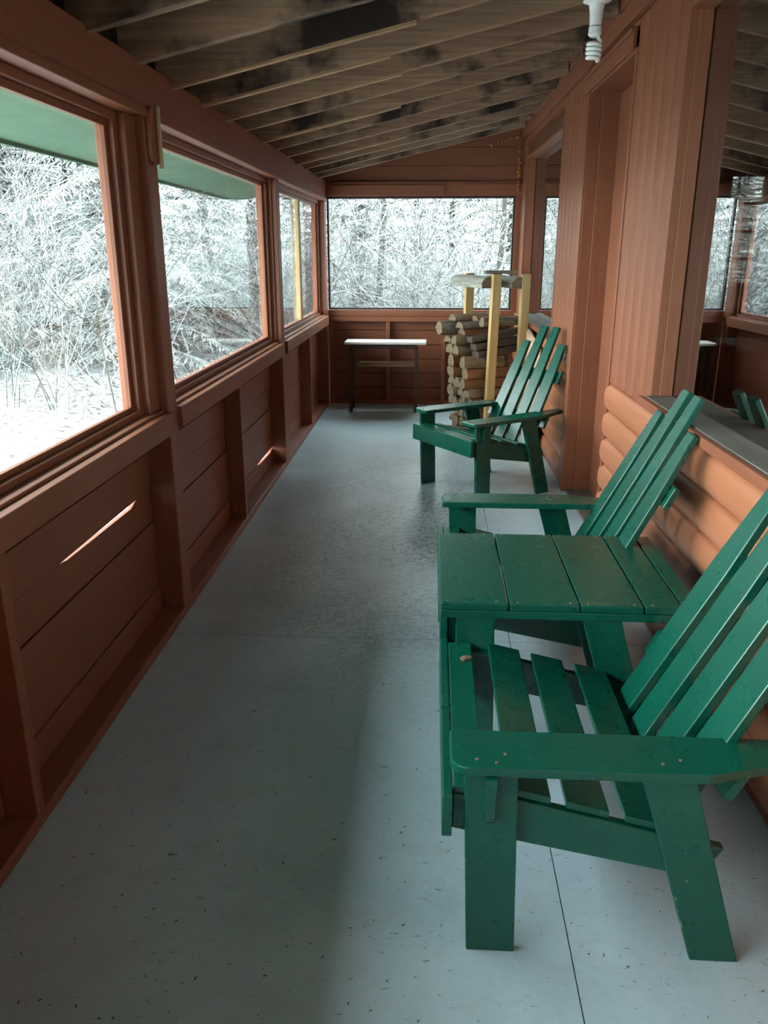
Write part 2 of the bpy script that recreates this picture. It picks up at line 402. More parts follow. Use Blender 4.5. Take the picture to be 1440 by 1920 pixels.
# ------------------------------------------------------------------ right wall, built in its own frame (x into the wall, y along it)
RWL = (.979, 0, 0); RWR = (0, 0, .017)
def rw(m_, name, mt, parent=None, bev=0, smooth=False):
    if parent: return m_.build(name, mt, parent, bev, smooth)
    return m_.build(name, mt, None, bev, smooth, RWL, RWR)
ZW = .93      # bottom of window openings
ZT = 2.33
W1 = (.35, 3.36); D1 = (4.13, 5.10); W2 = (6.02, 7.93); YRE = 8.22
# reeded vertical siding in every solid stretch above the logs
def reed(m_, y0, y1, z0, z1, pitch=.15):
    n = max(1, round((y1-y0)/pitch)); p = (y1-y0)/n
    pts = [(.05, y0)]
    for i in range(n):
        a = y0+i*p
        pts += [(.0, a+.002), (-.009, a+p*.25), (-.012, a+p*.55), (-.006, a+p-.008), (.006, a+p-.003)]
    pts += [(.05, y1)]
    m_.prism(pts[::-1], 2, z0, z1)
ws = MB()
reed(ws, 3.36, 4.12, .872, 2.66); reed(ws, 5.12, 6.02, .872, 2.66); reed(ws, 7.93, YRE, .872, 2.60)
reed(ws, D1[0]-.01, D1[1]+.02, 2.44, 2.66); reed(ws, 6.02, 7.93, ZT+.10, 2.66); reed(ws, -3.0, .35, .872, 2.66); reed(ws, .35, 3.36, ZT+.06, 2.66)
wr = struct(rw(ws, 'wall_right', M['red_z']))
# solid core behind siding
core = MB()
for a, b, z0, z1 in ((-3.0, .35, 0, 2.69), (3.36, 4.13, 0, 2.69), (5.10, 6.02, 0, 2.69), (7.93, 8.4, 0, 2.69), (.35, 3.36, 0, ZW-.05), (6.02, 7.93, 0, ZW-.03), (.35, 3.36, ZT+.01, 2.69), (6.02, 7.93, ZT+.01, 2.69), (4.13, 5.10, 2.37, 2.69)):
    core.box(.051, .20, a, b, z0, z1)
rw(core, 'wall_core', M['cabin_wall'], wr)
def logs(y0, y1, z0=.03, n=6, zt=.865):
    mm = MB(); p = (zt-z0)/n
    for k in range(n):
        c = z0+p*(k+.5); poly = []
        for i in range(13):
            a = -PI/2+PI*i/12
            poly.append((.012-.036*math.cos(a)**.8, c+p/2*math.sin(a)) if abs(a) < PI/2-.01 else (.012, c+p/2*math.sin(a)))
        poly += [(.049, c+p/2), (.049, c-p/2)]
        mm.prism([(q[0], q[1]) for q in poly][::-1], 1, y0, y1)
    return mm
# prism about axis 1 expects (x, z)
lg1 = rw(logs(-3.0, 4.125), 'log_siding', M['log'], wr, smooth=False)
lg2 = rw(logs(5.125, YRE), 'log_siding', M['log'], wr, smooth=False)
for o in (lg1, lg2):
    for p in o.data.polygons: p.use_smooth = len(p.vertices) == 4
    o.data.set_sharp_from_angle(angle=.6) if hasattr(o.data, 'set_sharp_from_angle') else None
rw(MB().box(-.004, .02, -3.0, 4.12, 0, .03), 'base_strip', M['red_y'], wr, .003)
rw(MB().box(-.004, .02, 5.13, YRE, 0, .03), 'base_strip', M['red_y'], wr, .003)
# fascia boards where the roof meets the wall
fa = MB(); fa.box(-.045, -.013, -3.0, 8.2, 2.48, 2.64)
rw(fa, 'fascia_board', M['red_y'], wr, .003)
fa = MB(); n = 60
pts = [(-3.0+11.2*i/n) for i in range(n+1)]
top = [(y, 2.61+.012*noise.noise((y*1.6,0,0))) for y in pts]; bot = [(y, 2.56+.012*noise.noise((y*2.1,5,0))) for y in pts]
fa.prism(bot+top[::-1], 0, -.062, -.046)
rw(fa, 'scribe_board', M['red_y'], wr, .002)

# door: deep jamb, flat slab, head casing
jb = MB(); jb.box(-.015, .05, D1[1], D1[1]+.03, .04, 2.37); jb.box(.05, .19, D1[1]-.012, D1[1]+.02, 0, 2.37); jb.box(-.015, .19, D1[0]-.03, D1[0], 0, 2.37)
jb.box(-.015, .05, D1[1]+.001, D1[1]+.03, 0, .04)
jb.box(-.015, .19, D1[0], D1[1], 2.35, 2.37)
dr = struct(rw(jb, 'door_1', M['red_z'], bev=.003))
cs = MB().box(-.034, -.016, D1[0]-.02, D1[1]+.10, 2.36, 2.43); cs.box(-.045, -.016, D1[0]-.02, D1[1]+.10, 2.43, 2.45)
o = rw(cs, 'head_casing', M['red_y'], dr, .003)
cs = MB().box(-.026, -.0135, D1[1]+.002, D1[1]+.10, .0, 2.359)
rw(cs, 'side_casing', M['red_z'], dr, .003)
sl = MB().box(.15, .19, D1[0]+.001, D1[1]-.016, .02, 2.348)
o = rw(sl, 'door_slab', M['red_z'], dr, .003)
rw(MB().box(.0, .2, D1[0], D1[1], -.001, .018), 'threshold', M['sill_grey'], dr, .003)

def right_window(n, y0, y1, z0, z1, split=None):
    fr = MB()
    fr.box(-.012, .074, y1, y1+.022, z0, z1+.02); fr.box(-.012, .074, y0-.022, y0, z0, z1+.02)
    fr.box(.022, .074, y1-.008, y1-.0005, z0, z1)
    fr.box(-.012, .074, y0, y1, z1, z1+.02)
    o = struct(rw(fr, 'window_%d' % n, M['red_z'], bev=.003))
    a = MB(); a.box(.085, .20, y1-.012, y1+.03, z0, z1); a.box(.085, .20, y0-.03, y0+.012, z0, z1)
    rw(a, 'jamb', M['brown_z'], o, .003)
    rw(MB().box(.085, .20, y0+.012, y1-.012, z1-.01, z1+.02), 'head', M['white_head'], o, .003)
    rw(MB().box(-.03, .20, y0-.02, y1+.01, z0-.025, z0), 'sill', M['sill_grey'], o, .004)
    rw(MB().box(-.055, -.031, y0-.02, y1+.04, z0-.04, z0-.004), 'sill_nosing', M['red_y'], o, .004)
    rw(MB().box(-.028, .045, y0-.02, y1+.04, z0-.058, z0-.026), 'apron', M['red_y'], o, .003)
    rw(MB().box(.076, .079, y0+.001, y1-.001, z0+.0, z1-.001), 'pane', M['glass_mirror'], o)
    return o
wn1 = right_window(5, W1[0], W1[1], ZW, ZT)
wn2 = right_window(6, W2[0], W2[1], ZW+.01, ZT-.04)

# cabin room behind the glass
cb = MB()
cb.box(1.25, 5.0, -3.1, -3.0, -.1, 2.8); cb.box(5.0, 5.1, -3.1, 9.1, -.1, 2.8)
cb.box(1.0, 5.1, -3.1, 9.1, -.2, -.1); cb.box(1.0, 5.1, -3.1, 9.1, 2.8, 2.9)
cb.box(1.06, 3.0, 9.0, 9.1, -.1, 2.8); cb.box(3.38, 5.0, 9.0, 9.1, -.1, 2.8); cb.box(3.0, 3.38, 9.0, 9.1, -.1, 1.15); cb.box(3.0, 3.38, 9.0, 9.1, 2.25, 2.8)
struct(cb.build('wall_cabin', M['cabin_wall']))
fr = MB()
for z in (1.15, 1.41, 1.68, 1.95, 2.22): fr.box(3.0, 3.38, 8.97, 9.0, z, z+.03)
fr.box(3.0, 3.03, 8.97, 9.0, 1.18, 2.22); fr.box(3.35, 3.38, 8.97, 9.0, 1.18, 2.22)
o = struct(fr.build('window_7', M['table_white'])); MB().box(3.03, 3.35, 8.985, 8.99, 1.18, 2.22).build('pane', M['glass'], o)

t = thing('cabin_table', 'grey-topped table dimly seen inside the cabin through the near window', 'table', (3.0, 7.1, -.1))
MB().box(-.5, .8, -.5, .5, .82, .85).build('tabletop', M['sill_grey'], t, .004)
for x in (-.45, .70):
    for y in (-.45, .40): MB().box(x, x+.05, y, y+.05, 0, .819).build('leg', M['dark_leg'], t, .003)

# ------------------------------------------------------------------ roof
SL = .225
def rz(x): return 2.122+SL*(x-XL)     # underside of rafters
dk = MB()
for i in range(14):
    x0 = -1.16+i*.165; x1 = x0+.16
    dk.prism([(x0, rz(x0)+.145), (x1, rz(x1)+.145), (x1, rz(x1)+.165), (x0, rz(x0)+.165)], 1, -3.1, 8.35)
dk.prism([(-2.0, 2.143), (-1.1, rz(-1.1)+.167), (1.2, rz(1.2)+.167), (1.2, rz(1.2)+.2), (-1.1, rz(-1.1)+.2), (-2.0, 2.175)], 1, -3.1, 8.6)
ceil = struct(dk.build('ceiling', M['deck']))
ry = [-2.7, -2.2, -1.75, -1.3, -.85, -.4, .05, .5, .95, 1.40, 1.85, 2.24, 2.643, 3.067, 3.464, 3.883, 4.293, 4.726, 5.147, 5.60, 6.016, 6.43, 6.87, 7.28, 7.69]
R3 = random.Random(5)
for i, y in enumerate(ry):
    x0, x1 = -1.10, .979-.017*y-.068
    p = [(x0, rz(x0)), (x1, rz(x1)+R3.uniform(-.004,.004)), (x1, rz(x1)+.143), (x0, rz(x0)+.143)]
    rf = MB().prism(p, 1, y, y+.042).build('rafter', M['rafter'], ceil, .003)
    rf.data.transform(Matrix.Translation((-(i*3.7), 0, 0))); rf.location.x = i*3.7     # varies where the grain falls
    if i in (14, 15, 16, 18, 21):    # pale lath nailed under the outer half
        xe = R3.uniform(-.25, .05) if i != 15 else -.2
        MB().prism([(x0, rz(x0)-.013), (xe, rz(xe)-.013), (xe, rz(xe)-.001), (x0, rz(x0)-.001)], 1, y+.004, y+.036).build('lath_strip', M['rafter_edge'], ceil, .001)
    # blocking against the header
    if i < len(ry)-1:
        MB().box(-1.14, -1.118, y+.044, ry[i+1]-.002, 2.142, 2.25).build('blocking', M['deck'], ceil)
MB().box(-1.14, -1.118, 7.735, 8.3, 2.142, 2.25).build('blocking', M['deck'], ceil)

# green soffit outside
ev = MB()
ev.prism([(-1.16, 2.128), (-1.96, 1.985), (-1.96, 2.0), (-1.16, 2.145)], 1, -3.1, 8.48)
o = struct(ev.build('trim_1', M['eave'])); MB().box(-1.985, -1.961, -3.1, 8.5, 1.965, 2.14).build('fascia_board', M['eave_edge'], o, .003)
MB().prism([(-1.96, 1.98), (-1.14, 2.125), (-1.14, 2.27), (-1.96, 2.13)], 1, 8.481, 8.5).build('end_board', M['eave_edge'], o, .003)

# wall closing the porch behind the camera
bk = MB(); bk.box(-1.14, 1.0, -3.1, -3.0, 0, 2.6)
struct(bk.build('wall_back', M['red_x']))

# ------------------------------------------------------------------ adirondack chairs
nail_me = bpy.data.meshes.new('nail_head'); _b = MB().lathe([(.004,0),(.004,.0015),(.002,.002)], 8); nail_me.from_pydata(_b.v, [], _b.f); nail_me.materials.append(M['screw'])
def nail(t, x, y, z):
    o = bpy.data.objects.new('nail_head', nail_me); C.objects.link(o); o.parent = t; o.location = (x, y, z)
def rounded_arm(side, x0=.055, x1=.84, yo=.378, yi=.241):
    # outline in (x, y), front outer corner rounded, outer edge cut in towards the back
    pts = [(x0, yi+.01), (x0+.006, yi)]
    pts = [(x0, yi+.006), (x0+.006, yi), (x1, yi), (x1, yi+.05), (x1-.02, yi+.065), (.575, yo)]
    r = .035
    for i in range(6):
        a = PI/2+PI/2*i/5; pts.append((x0+r+r*math.cos(a), yo-r+r*math.sin(a)))
    return [(p[0], p[1]*side) for p in pts]
def chair(loc, rz_, label, arm=.50, wide=1.0, yoff=0, seat_drop=0.0, open_side=0):
    t = thing('adirondack_chair', label, 'chair', loc, rz_)
    G = M['green']; hw = .355*wide; bar = arm-.024; top = bar
    def q(o): return o
    for s in (1, -1):
        bar = .496 if s == open_side else arm-.024
        y0, y1 = (hw-.022)*s, hw*s
        if y0 > y1: y0, y1 = y1, y0
        MB().prism([(.102,0),(.210,0),(.196,bar),(.084,bar)], 1, y0, y1).build('leg', G, t, .003)
        MB().prism([(.598,0),(.702,0),(.557,bar),(.447,bar)], 1, y0, y1).build('leg', G, t, .003)
        ys0, ys1 = (hw-.045)*s, (hw-.0225)*s
        if ys0 > ys1: ys0, ys1 = ys1, ys0
        sd = seat_drop
        MB().prism([(.063,.312-sd),(.60,.205-sd),(.645,.285-sd),(.19,.392-sd),(.063,.40-sd)], 1, ys0, ys1).build('seat_rail', G, t, .003)
        if s == open_side: continue
        o = MB().prism(rounded_arm(s*1.0, yo=.378*wide if wide==1 else hw+.023, yi=(.241 if wide==1 else hw-.114)), 2, bar+.001, arm).build('armrest', G, t, .004)
        # wedge bracket under the arm
        yb = [(hw*s, bar-.001), ((hw+.03)*s, bar-.001), ((hw+.008)*s, bar-.12), (hw*s, bar-.13)]
        MB().prism(yb if s > 0 else yb[::-1], 0, .128, .152).build('arm_bracket', G, t, .002)
        for (sx, sy) in ((.11,.35),(.17,.33),(.15,.36),(.49,.345),(.53,.33)): nail(t, sx, sy*s*hw/.355, arm)
    sd = seat_drop
    # front board and the flat first slat
    MB().box(.040, .062, -hw+(-.01), hw+.01, .316-sd, .419-sd).build('front_board', G, t, .003)
    MB().box(.064, .130, -hw+.026, hw-.026, .398-sd, .419-sd).build('seat_slat', G, t, .003)
    def seat(x0, x1):
        z = lambda x: .412-.235*(x-.19)-sd
        MB().prism([(x0, z(x0)-.019), (x1, z(x1)-.019), (x1, z(x1)), (x0, z(x0))], 1, -hw+.03, hw-.012).build('seat_slat', G, t, .003)
    seat(.180, .272); seat(.305, .398); seat(.432, .525)
    # fanned back slats, cut to taper towards the top
    nsl = 4; pitch = .145*wide; wd = .104*wide
    for k in range(4):
        yc = (k-1.5)*pitch+yoff; tz = (.93 if k in (0, 3) else 1.03)
        yt = (k-1.5)*pitch*.90+yoff; zb = .26; zs = .72
        X = lambda z: .56+.5*(z-.33)
        def ring(z, y, w_, zz=0): return [(X(z), y-w_/2, z), (X(z), y+w_/2, z), (X(z)+.019, y+w_/2, z-.01), (X(z)+.019, y-w_/2, z-.01)]
        ym = yc+(yt-yc)*(zs-zb)/(tz-zb)
        mm = MB(); rings = ring(zb, yc, wd)+ring(zs, ym, wd*.98)+ring(tz, yt, .070*wide)
        fs = [(0,1,2,3)]+[(b+i, b+4+i, b+4+(i+1)%4, b+(i+1)%4) for b in (0,4) for i in range(4)]+[(11,10,9,8)]
        mm.add(rings, fs); mm.build('back_slat', G, t, .003)
    Xb = lambda z: .56+.5*(z-.33)+.021
    for z, w_ in ((.74, .285), (arm-.045, .33), (.30, .30)):
        w_ *= wide
        MB().prism([(Xb(z-.035), z-.035-.01), (Xb(z+.035), z+.035-.01), (Xb(z+.035)+.019, z+.035-.02), (Xb(z-.035)+.019, z-.035-.02)], 1, -w_, w_).build('back_rail', G, t, .003)
    return t
chair((0, 1.775, 0), 0, 'green adirondack chair nearest the camera, its armrest crossing the lower right', .50, open_side=1)
chair((.0, 2.84, 0), 0, 'green adirondack chair on the far side of the green plank table', .54, seat_drop=.015, open_side=-1)
chair((.035, 4.93, 0), math.radians(35), 'green adirondack chair turned towards the aisle, standing in front of the woodpile', .52, .86)

# table
t = thing('side_table', 'low green plank-topped side table between the two nearest green chairs', 'table', (0, 0, 0))
for a, b in ((.040,.232),(.237,.434),(.4385,.613),(.6175,.720),(.7245,.772)):
    MB().box(a, b, 2.10, 2.70, .523, .545).build('plank', M['green'], t, .003)
MB().box(.040, .062, 2.125, 2.675, .40, .522).build('front_apron', M['green'], t, .003)
MB().box(.040, .75, 2.101, 2.123, .497, .522).build('apron', M['green'], t, .003)
MB().box(.040, .75, 2.677, 2.699, .497, .522).build('apron', M['green'], t, .003)
for x in (.040,):
    for y in (2.145, 2.60):
        MB().box(x+.0235 if x < .1 else x, x+.0455 if x < .1 else x+.022, y, y+.055, 0, .522).build('leg', M['green'], t, .003)
for x in (.06,.2,.26,.41,.46,.59,.64,.75):
    for y in (2.115, 2.685): nail(t, x, y, .545)

# ------------------------------------------------------------------ bench table by the end wall
t = thing('work_table', 'narrow table with pale top and lower shelf against the end wall', 'table', (-.45, 7.85, 0))
MB().box(-.38, .40, -.13, .15, .655, .677).build('tabletop', M['table_white'], t, .003)
MB().box(-.34, .31, -.10, .12, .61, .654).build('apron', M['dark_leg'], t, .003)
MB().box(-.26, .31, -.09, .12, .44, .465).build('shelf', M['brown_z'], t, .004)
for x in (-.34, .29):
    for y in (-.11, .11): MB().box(x, x+.03, y, y+.03, 0, .61).build('leg', M['dark_leg'], t, .003)

# ------------------------------------------------------------------ firewood rack and wood
PA, PB, PC, PD = (.515, 6.70), (.755, 6.80), (.315, 7.10), (.56, 7.27)
ang = math.radians(28)
t = thing('firewood_rack', 'rack of four pale lumber uprights holding the woodpile in the corner', 'rack', (.5, 6.95, 0))
for (px, py) in (PA, PB, PC, PD):
    mm = MB().box(-.038, .038, -.019, .019, 0, 1.325)
    lean = .03 if (px, py) == PA else .01
    mm.xf(Matrix.Translation((px-.5-lean, py-6.95, 0)) @ Matrix.Rotation(ang, 4, 'Z') @ Matrix.Shear('XY', 4, (lean/1.3, 0)))
    mm.build('upright', M['lumber'], t, .003)
def half_log(l, r, seed, flatf=0.0, n=11, kind='half'):
    """a split log lying along x, unit centred"""
    rr = random.Random(seed); m_ = MB(); prof = []
    if kind == 'half':
        for i in range(n):
            a = PI*i/(n-1); k = 1+rr.uniform(-.07,.07); prof.append((r*math.cos(a)*k, r*.9*math.sin(a)*k))
    elif kind == 'round':
        for i in range(12):
            a = 2*PI*i/12; k = 1+rr.uniform(-.08,.08); prof.append((r*math.cos(a)*k, r*math.sin(a)*k+r))
    elif kind == 'quarter':
        prof = [(-r, 0), (-r*.1, -0.0), (r*.9, rr.uniform(0,.1)*r), (r*.95, r*.6), (r*.55, r*1.25), (-r*.2, r*1.5), (-r*.85, r*1.3), (-r*1.02, r*.6)]
        prof = [(a*(1+rr.uniform(-.1,.1)), b*(1+rr.uniform(-.08,.08))) for a, b in prof]
    else:
        prof = [(-r, 0), (r, 0), (r, r*1.1), (-r, r*1.1)]
    ns = 6; k = len(prof); vs_ = []
    wob = 0 if kind == 'lumber' else 1
    for j in range(ns):
        x = -l/2+l*j/(ns-1)+ (0)
        dy = rr.uniform(-.006,.006)*wob; s_ = 1+rr.uniform(-.06,.06)*wob
        for (a, b) in prof: vs_.append((x+rr.uniform(-.006,.006)*wob, a*s_+dy, b*s_))
    fs = [(j*k+i, (j+1)*k+i, (j+1)*k+(i+1)%k, j*k+(i+1)%k) for j in range(ns-1) for i in range(k)]
    m_.add(vs_, fs); pair = []
    for j, sx in ((0, -1), (ns-1, 1)):
        ends = MB(); pair.append(ends)
        c = [vs_[j*k+i] for i in range(k)]
        ctr = (sum(p[0] for p in c)/k+sx*.001, sum(p[1] for p in c)/k, sum(p[2] for p in c)/k)
        c = [(p[0]+sx*.0012, p[1], p[2]) for p in c]
        ends.add(c+[ctr], [((i+1)%k, i, k) if sx < 0 else (i, (i+1)%k, k) for i in range(k)])
    return m_, pair
d = Vector((math.cos(ang), math.sin(ang), 0)); nrm = Vector((-math.sin(ang), math.cos(ang), 0))
C0 = Vector((.365, 6.70, 0))
RF = random.Random(21)
LB = {'pale': ('pale split firewood log lying in the lower part of the corner woodpile', 'pale split logs in the lower woodpile'),
      'orange': ('orange-brown split log among the paler logs of the woodpile', 'orange-brown logs in the woodpile'),
      'dark': ('dark weathered square-cut timber offcut across the upper woodpile', 'dark timber offcuts on the woodpile'),
      'bark': ('grey rough-barked log lying near the top of the woodpile', 'rough-barked logs near the top of the woodpile')}
def place_log(kind, mt, l, r, u, v, z, yaw, seed, roll=0, labels='pale', tilt=0):
    a, e = half_log(l, r, seed, kind=kind)
    o = a.build('firewood_log', mt, None, .003); lb, gp = LB[labels] if labels in LB else (labels, None)
    tag(o, lb, 'firewood', gp)
    for q_ in e: q_.build('cut_end', M['fw_end'] if labels != 'dark' else M['fw_dark'], o)
    p = C0 + d*(u+l/2) + nrm*v
    o.location = (p.x, p.y, z); o.rotation_euler = (roll, tilt, ang+yaw)
    return o
z = .0; row = 0
while z < .60:
    h = RF.uniform(.075, .10); v = 0; r_h = 0
    while v < .38:
        r = RF.uniform(.036, .054); lab = 'pale' if RF.random() < .75 else 'orange'
        kind = RF.choice(['quarter', 'quarter', 'half'])
        rr_ = r
        hh = {'quarter': 1.5, 'half': .95}[kind]*rr_
        sc_ = h/hh/1.0
        o = place_log(kind, M['fw_pale'] if lab == 'pale' else M['fw_orange'], RF.uniform(.37,.43), rr_, RF.uniform(-.07, .015)-(.03 if z > .2 else -.02), v+r, z, RF.uniform(-.05,.05), RF.random(), labels=lab)
        o.scale = (1, 1, sc_*.96)
        v += 2*r+.008
    z += h; row += 1
zt = z
# upper layers: mixed bark logs, dark timber offcuts
for (kind, mt, l, r, u, v, dz, yaw, lab, tilt) in (
    ('lumber', 'fw_dark', .46, .050, .02, .045, 0, .05, 'dark', -.10), ('quarter', 'fw_pale', .40, .05, -.10, .17, 0, 0, 'pale', 0), ('quarter', 'fw_pale', .42, .055, -.09, .30, 0, .04, 'pale', 0),
    ('lumber', 'fw_dark', .50, .045, .0, .04, .070, .02, 'dark', -.11), ('quarter', 'fw_pale', .40, .05, -.12, .16, .085, 0, 'pale', 0), ('half', 'fw_pale', .42, .06, -.10, .29, .09, -.03, 'pale', 0),
    ('lumber', 'fw_dark', .52, .042, -.03, .05, .135, 0, 'dark', -.12), ('half', 'fw_orange', .38, .055, -.05, .16, .165, .04, 'orange', 0),
    ('round', 'fw_bark', .46, .055, -.20, .27, .155, -.02, 'bark', 0), ('round', 'fw_bark', .42, .040, .06, .04, .225, .08, 'bark', 0), ('half', 'fw_bark', .44, .055, -.08, .15, .215, .02, 'bark', 0)):
    place_log(kind, M[mt], l, r, u, v, zt+dz+.003, yaw, hash((u, v)) % 1000, labels=lab, tilt=tilt)
place_log('half', M['fw_pale'], .40, .062, -.09, .25, zt+.272, .03, 77, labels='pale-topped half log on the very top of the woodpile, bark side out')
place_log('half', M['fw_orange'], .30, .05, .06, .12, zt+.272, -.05, 78, labels='short broken yellowish log lying beside the topmost half log')
# bark slabs bridging the uprights
def slab(p, q, ext0, ext1, z, r, label, seed):
    P_, Q_ = Vector((*p, 0)), Vector((*q, 0)); dd = (Q_-P_); L = dd.length+ext0+ext1; u_ = dd.normalized()
    a, e = half_log(L, r, seed, kind='quarter'); c = P_-u_*ext0+u_*L/2
    o = a.build('bark_slab', M['fw_birch'], None, .003); tag(o, label, 'firewood')
    for q_ in e: q_.build('cut_end', M['fw_end'], o)
    o.location = (c.x, c.y, z); o.rotation_euler = (0, 0, math.atan2(u_.y, u_.x)); return o
slab(PA, PC, -.012, .13, 1.215, .066, 'long whitish bark slab bridging the left uprights of the rack', 11).location.x -= .055
slab(PB, PD, .03, .05, 1.21, .068, 'square-ended whitish bark slab bridging the right uprights of the rack', 12).location.x -= .065
o = half_log(.26, .03, 9, kind='half')
a = o[0].build('firewood_log', M['fw_bark'], None, .003, loc=(PA[0]+.035, PA[1]+.06, 1.3265), rot=(0, 0, .25))
for q_ in o[1]: q_.build('cut_end', M['fw_end'], a)
tag(a, 'small lens-shaped grey log lying across the top of the rack', 'firewood')

# paper sack between pile and wall
m = MB(); nz, na = 14, 16; vs_ = []
for j in range(nz):
    zz = .95*j/(nz-1)
    for i in range(na):
        a_ = 2*PI*i/na; sx_ = abs(math.cos(a_))**.5*math.copysign(1, math.cos(a_)); sy_ = abs(math.sin(a_))**.5*math.copysign(1, math.sin(a_))
        k = 1+.16*noise.noise((sx_*2, sy_*2, zz*5))
        lean = .0 if j < 9 else (j-9)*.006
        vs_.append((.020*sx_*k, .72*sy_*(.55+.45*(1-.35*j/nz)*k), max(0,zz+(.05*noise.noise((sx_*3, sy_*3, 9)) if j == nz-1 else 0)-(.16*(1-sy_)/2 if j > nz-5 else 0))))
m.add(vs_, [(j*na+i, j*na+(i+1)%na, (j+1)*na+(i+1)%na, (j+1)*na+i) for j in range(nz-1) for i in range(na)]+[tuple(range(na))[::-1], tuple((nz-1)*na+i for i in range(na))])
tag(m.build('paper_sheet', M['sack'], None, loc=(.802, 6.75, 0), rot=(0, 0, .017)), 'crumpled pale brown paper sheet leaning on the log wall beside the woodpile', 'paper')

# ------------------------------------------------------------------ bulb fixture
t = thing('bulb_holder', 'white porcelain bulb socket fixed under a rafter near the door', 'light fixture', (.60, 3.50, 2.357))
MB().lathe([(.052,.045),(.052,.037),(.03,.028),(.025,.0),(.023,-.045),(.012,-.045)], 24).build('socket', M['porcelain'], t, smooth=False)
t2 = thing('spiral_bulb', 'white spiral compact fluorescent bulb, unlit, hanging from the socket', 'light bulb', (.60, 3.50, 2.312))
MB().lathe([(.012,.0),(.024,-.004),(.026,-.028),(.018,-.036),(.006,-.037)], 20).build('ballast', M['porcelain'], t2)
pts = []
for i in range(97):
    a = 2*PI*4*i/96; zz = -.052-.062*i/96; rr_ = .0215+.003*math.sin(PI*i/96)
    pts.append((rr_*math.cos(a), rr_*math.sin(a), zz))
MB().tube([(.012,0,-.034),(.018,0,-.045)]+pts+[(.01,0,-.118)], .0075, 8).build('spiral_tube', M['cfl'], t2, smooth=True)
# cover disc edge of the junction box against the rafter
MB().lathe([(.05,.0),(.05,.014),(.048,.016)], 20, (0,0,.046)).build('mounting_plate', M['porcelain'], t)

# wooden latch board on the post
t = thing('latch_board', 'rounded dark wooden latch board hung high on the nearest post', 'board', (XL+.005, 3.09, 1.80))
pl = []
for i in range(9): a = PI*i/8; pl.append((.050+.045*math.cos(a), .165+.03*math.sin(a)))
for i in range(9): a = PI+PI*i/8; pl.append((.050+.045*math.cos(a), .04+.04*math.sin(a)))
MB().prism(pl, 0, 0, .018).build('board', M['red_z'], t, .004)
o = MB().box(XL+.024, XL+.036, 3.155, 3.175, 1.79, 2.0).build('wooden_stick', M['pale_stick'], None, .002)
tag(o, 'pale bare wooden stick hanging beside the latch board on the nearest post', 'stick')
# hook latch by far log siding
t = thing('hook_latch', 'small dark metal hook latch on the door casing above the furthest green chair', 'latch', (.855, 5.23, .88))
MB().tube([(0,0,.05),(0,0,-.02),(-.006,0,-.05)], .006, 6).build('bolt', M['dark_metal'], t, smooth=True)
MB().tube([(0,-.03,-.03),(-.012,-.05,-.035),(-.004,-.07,-.05),(0,-.075,-.08)], .003, 6).build('hook', M['dark_metal'], t, smooth=True)
# expanding foam along the corner joint
m = MB()
for i in range(46):
    tt = R.random(); x = .79+R.uniform(-.012,.012); zz = 2.03+.40*tt
    if i > 30: x = .79-.30*R.random()**2; zz = rz(x)-.02-R.uniform(0,.02)
    r = R.uniform(.006,.016); m.lathe([(.001,-r),(r*.8,-r*.5),(r,0),(r*.7,r*.6),(.001,r)], 7, (x, 8.17+R.uniform(-.01,.01), zz))
tag(m.build('sealing_foam', M['foam'], None, smooth=True), 'orange dried sealing foam crumbs in the far upper corner', 'foam', kind='stuff')
m = MB().prism([(-.014,0),(.012,.002),(.016,.006),(-.004,.010),(-.016,.007)], 1, -.008, .008)
tag(m.build('wood_chip', M['fw_end'], None, .001, loc=(.112, 2.00, .4195), rot=(0, 0, .6)), 'pale torn wood chip lying on the front seat slat of the nearest chair', 'wood chip')
# leaf crumbs on the boards
m = MB()
for i in range(520):
    x = R.uniform(-1.0, .9); y = 1.1+5.5*R.random()**1.6
    a = R.uniform(0, PI); l = R.uniform(.002,.008); b = R.uniform(.0006,.002)
    ca, sa = math.cos(a), math.sin(a); z0 = .0008
    q = [(-l,0,z0),(0,-b,z0+.0005),(l,0,z0+.001),(0,b,z0+.0025)]
    m.add([(x+p[0]*ca-p[1]*sa, y+p[0]*sa+p[1]*ca, p[2]) for p in q], [(0,1,2,3),(3,2,1,0)])
tag(m.build('leaf_crumbs', M['fw_dark']), 'tiny dark leaf and bark crumbs scattered over the painted floor', 'debris', kind='stuff')

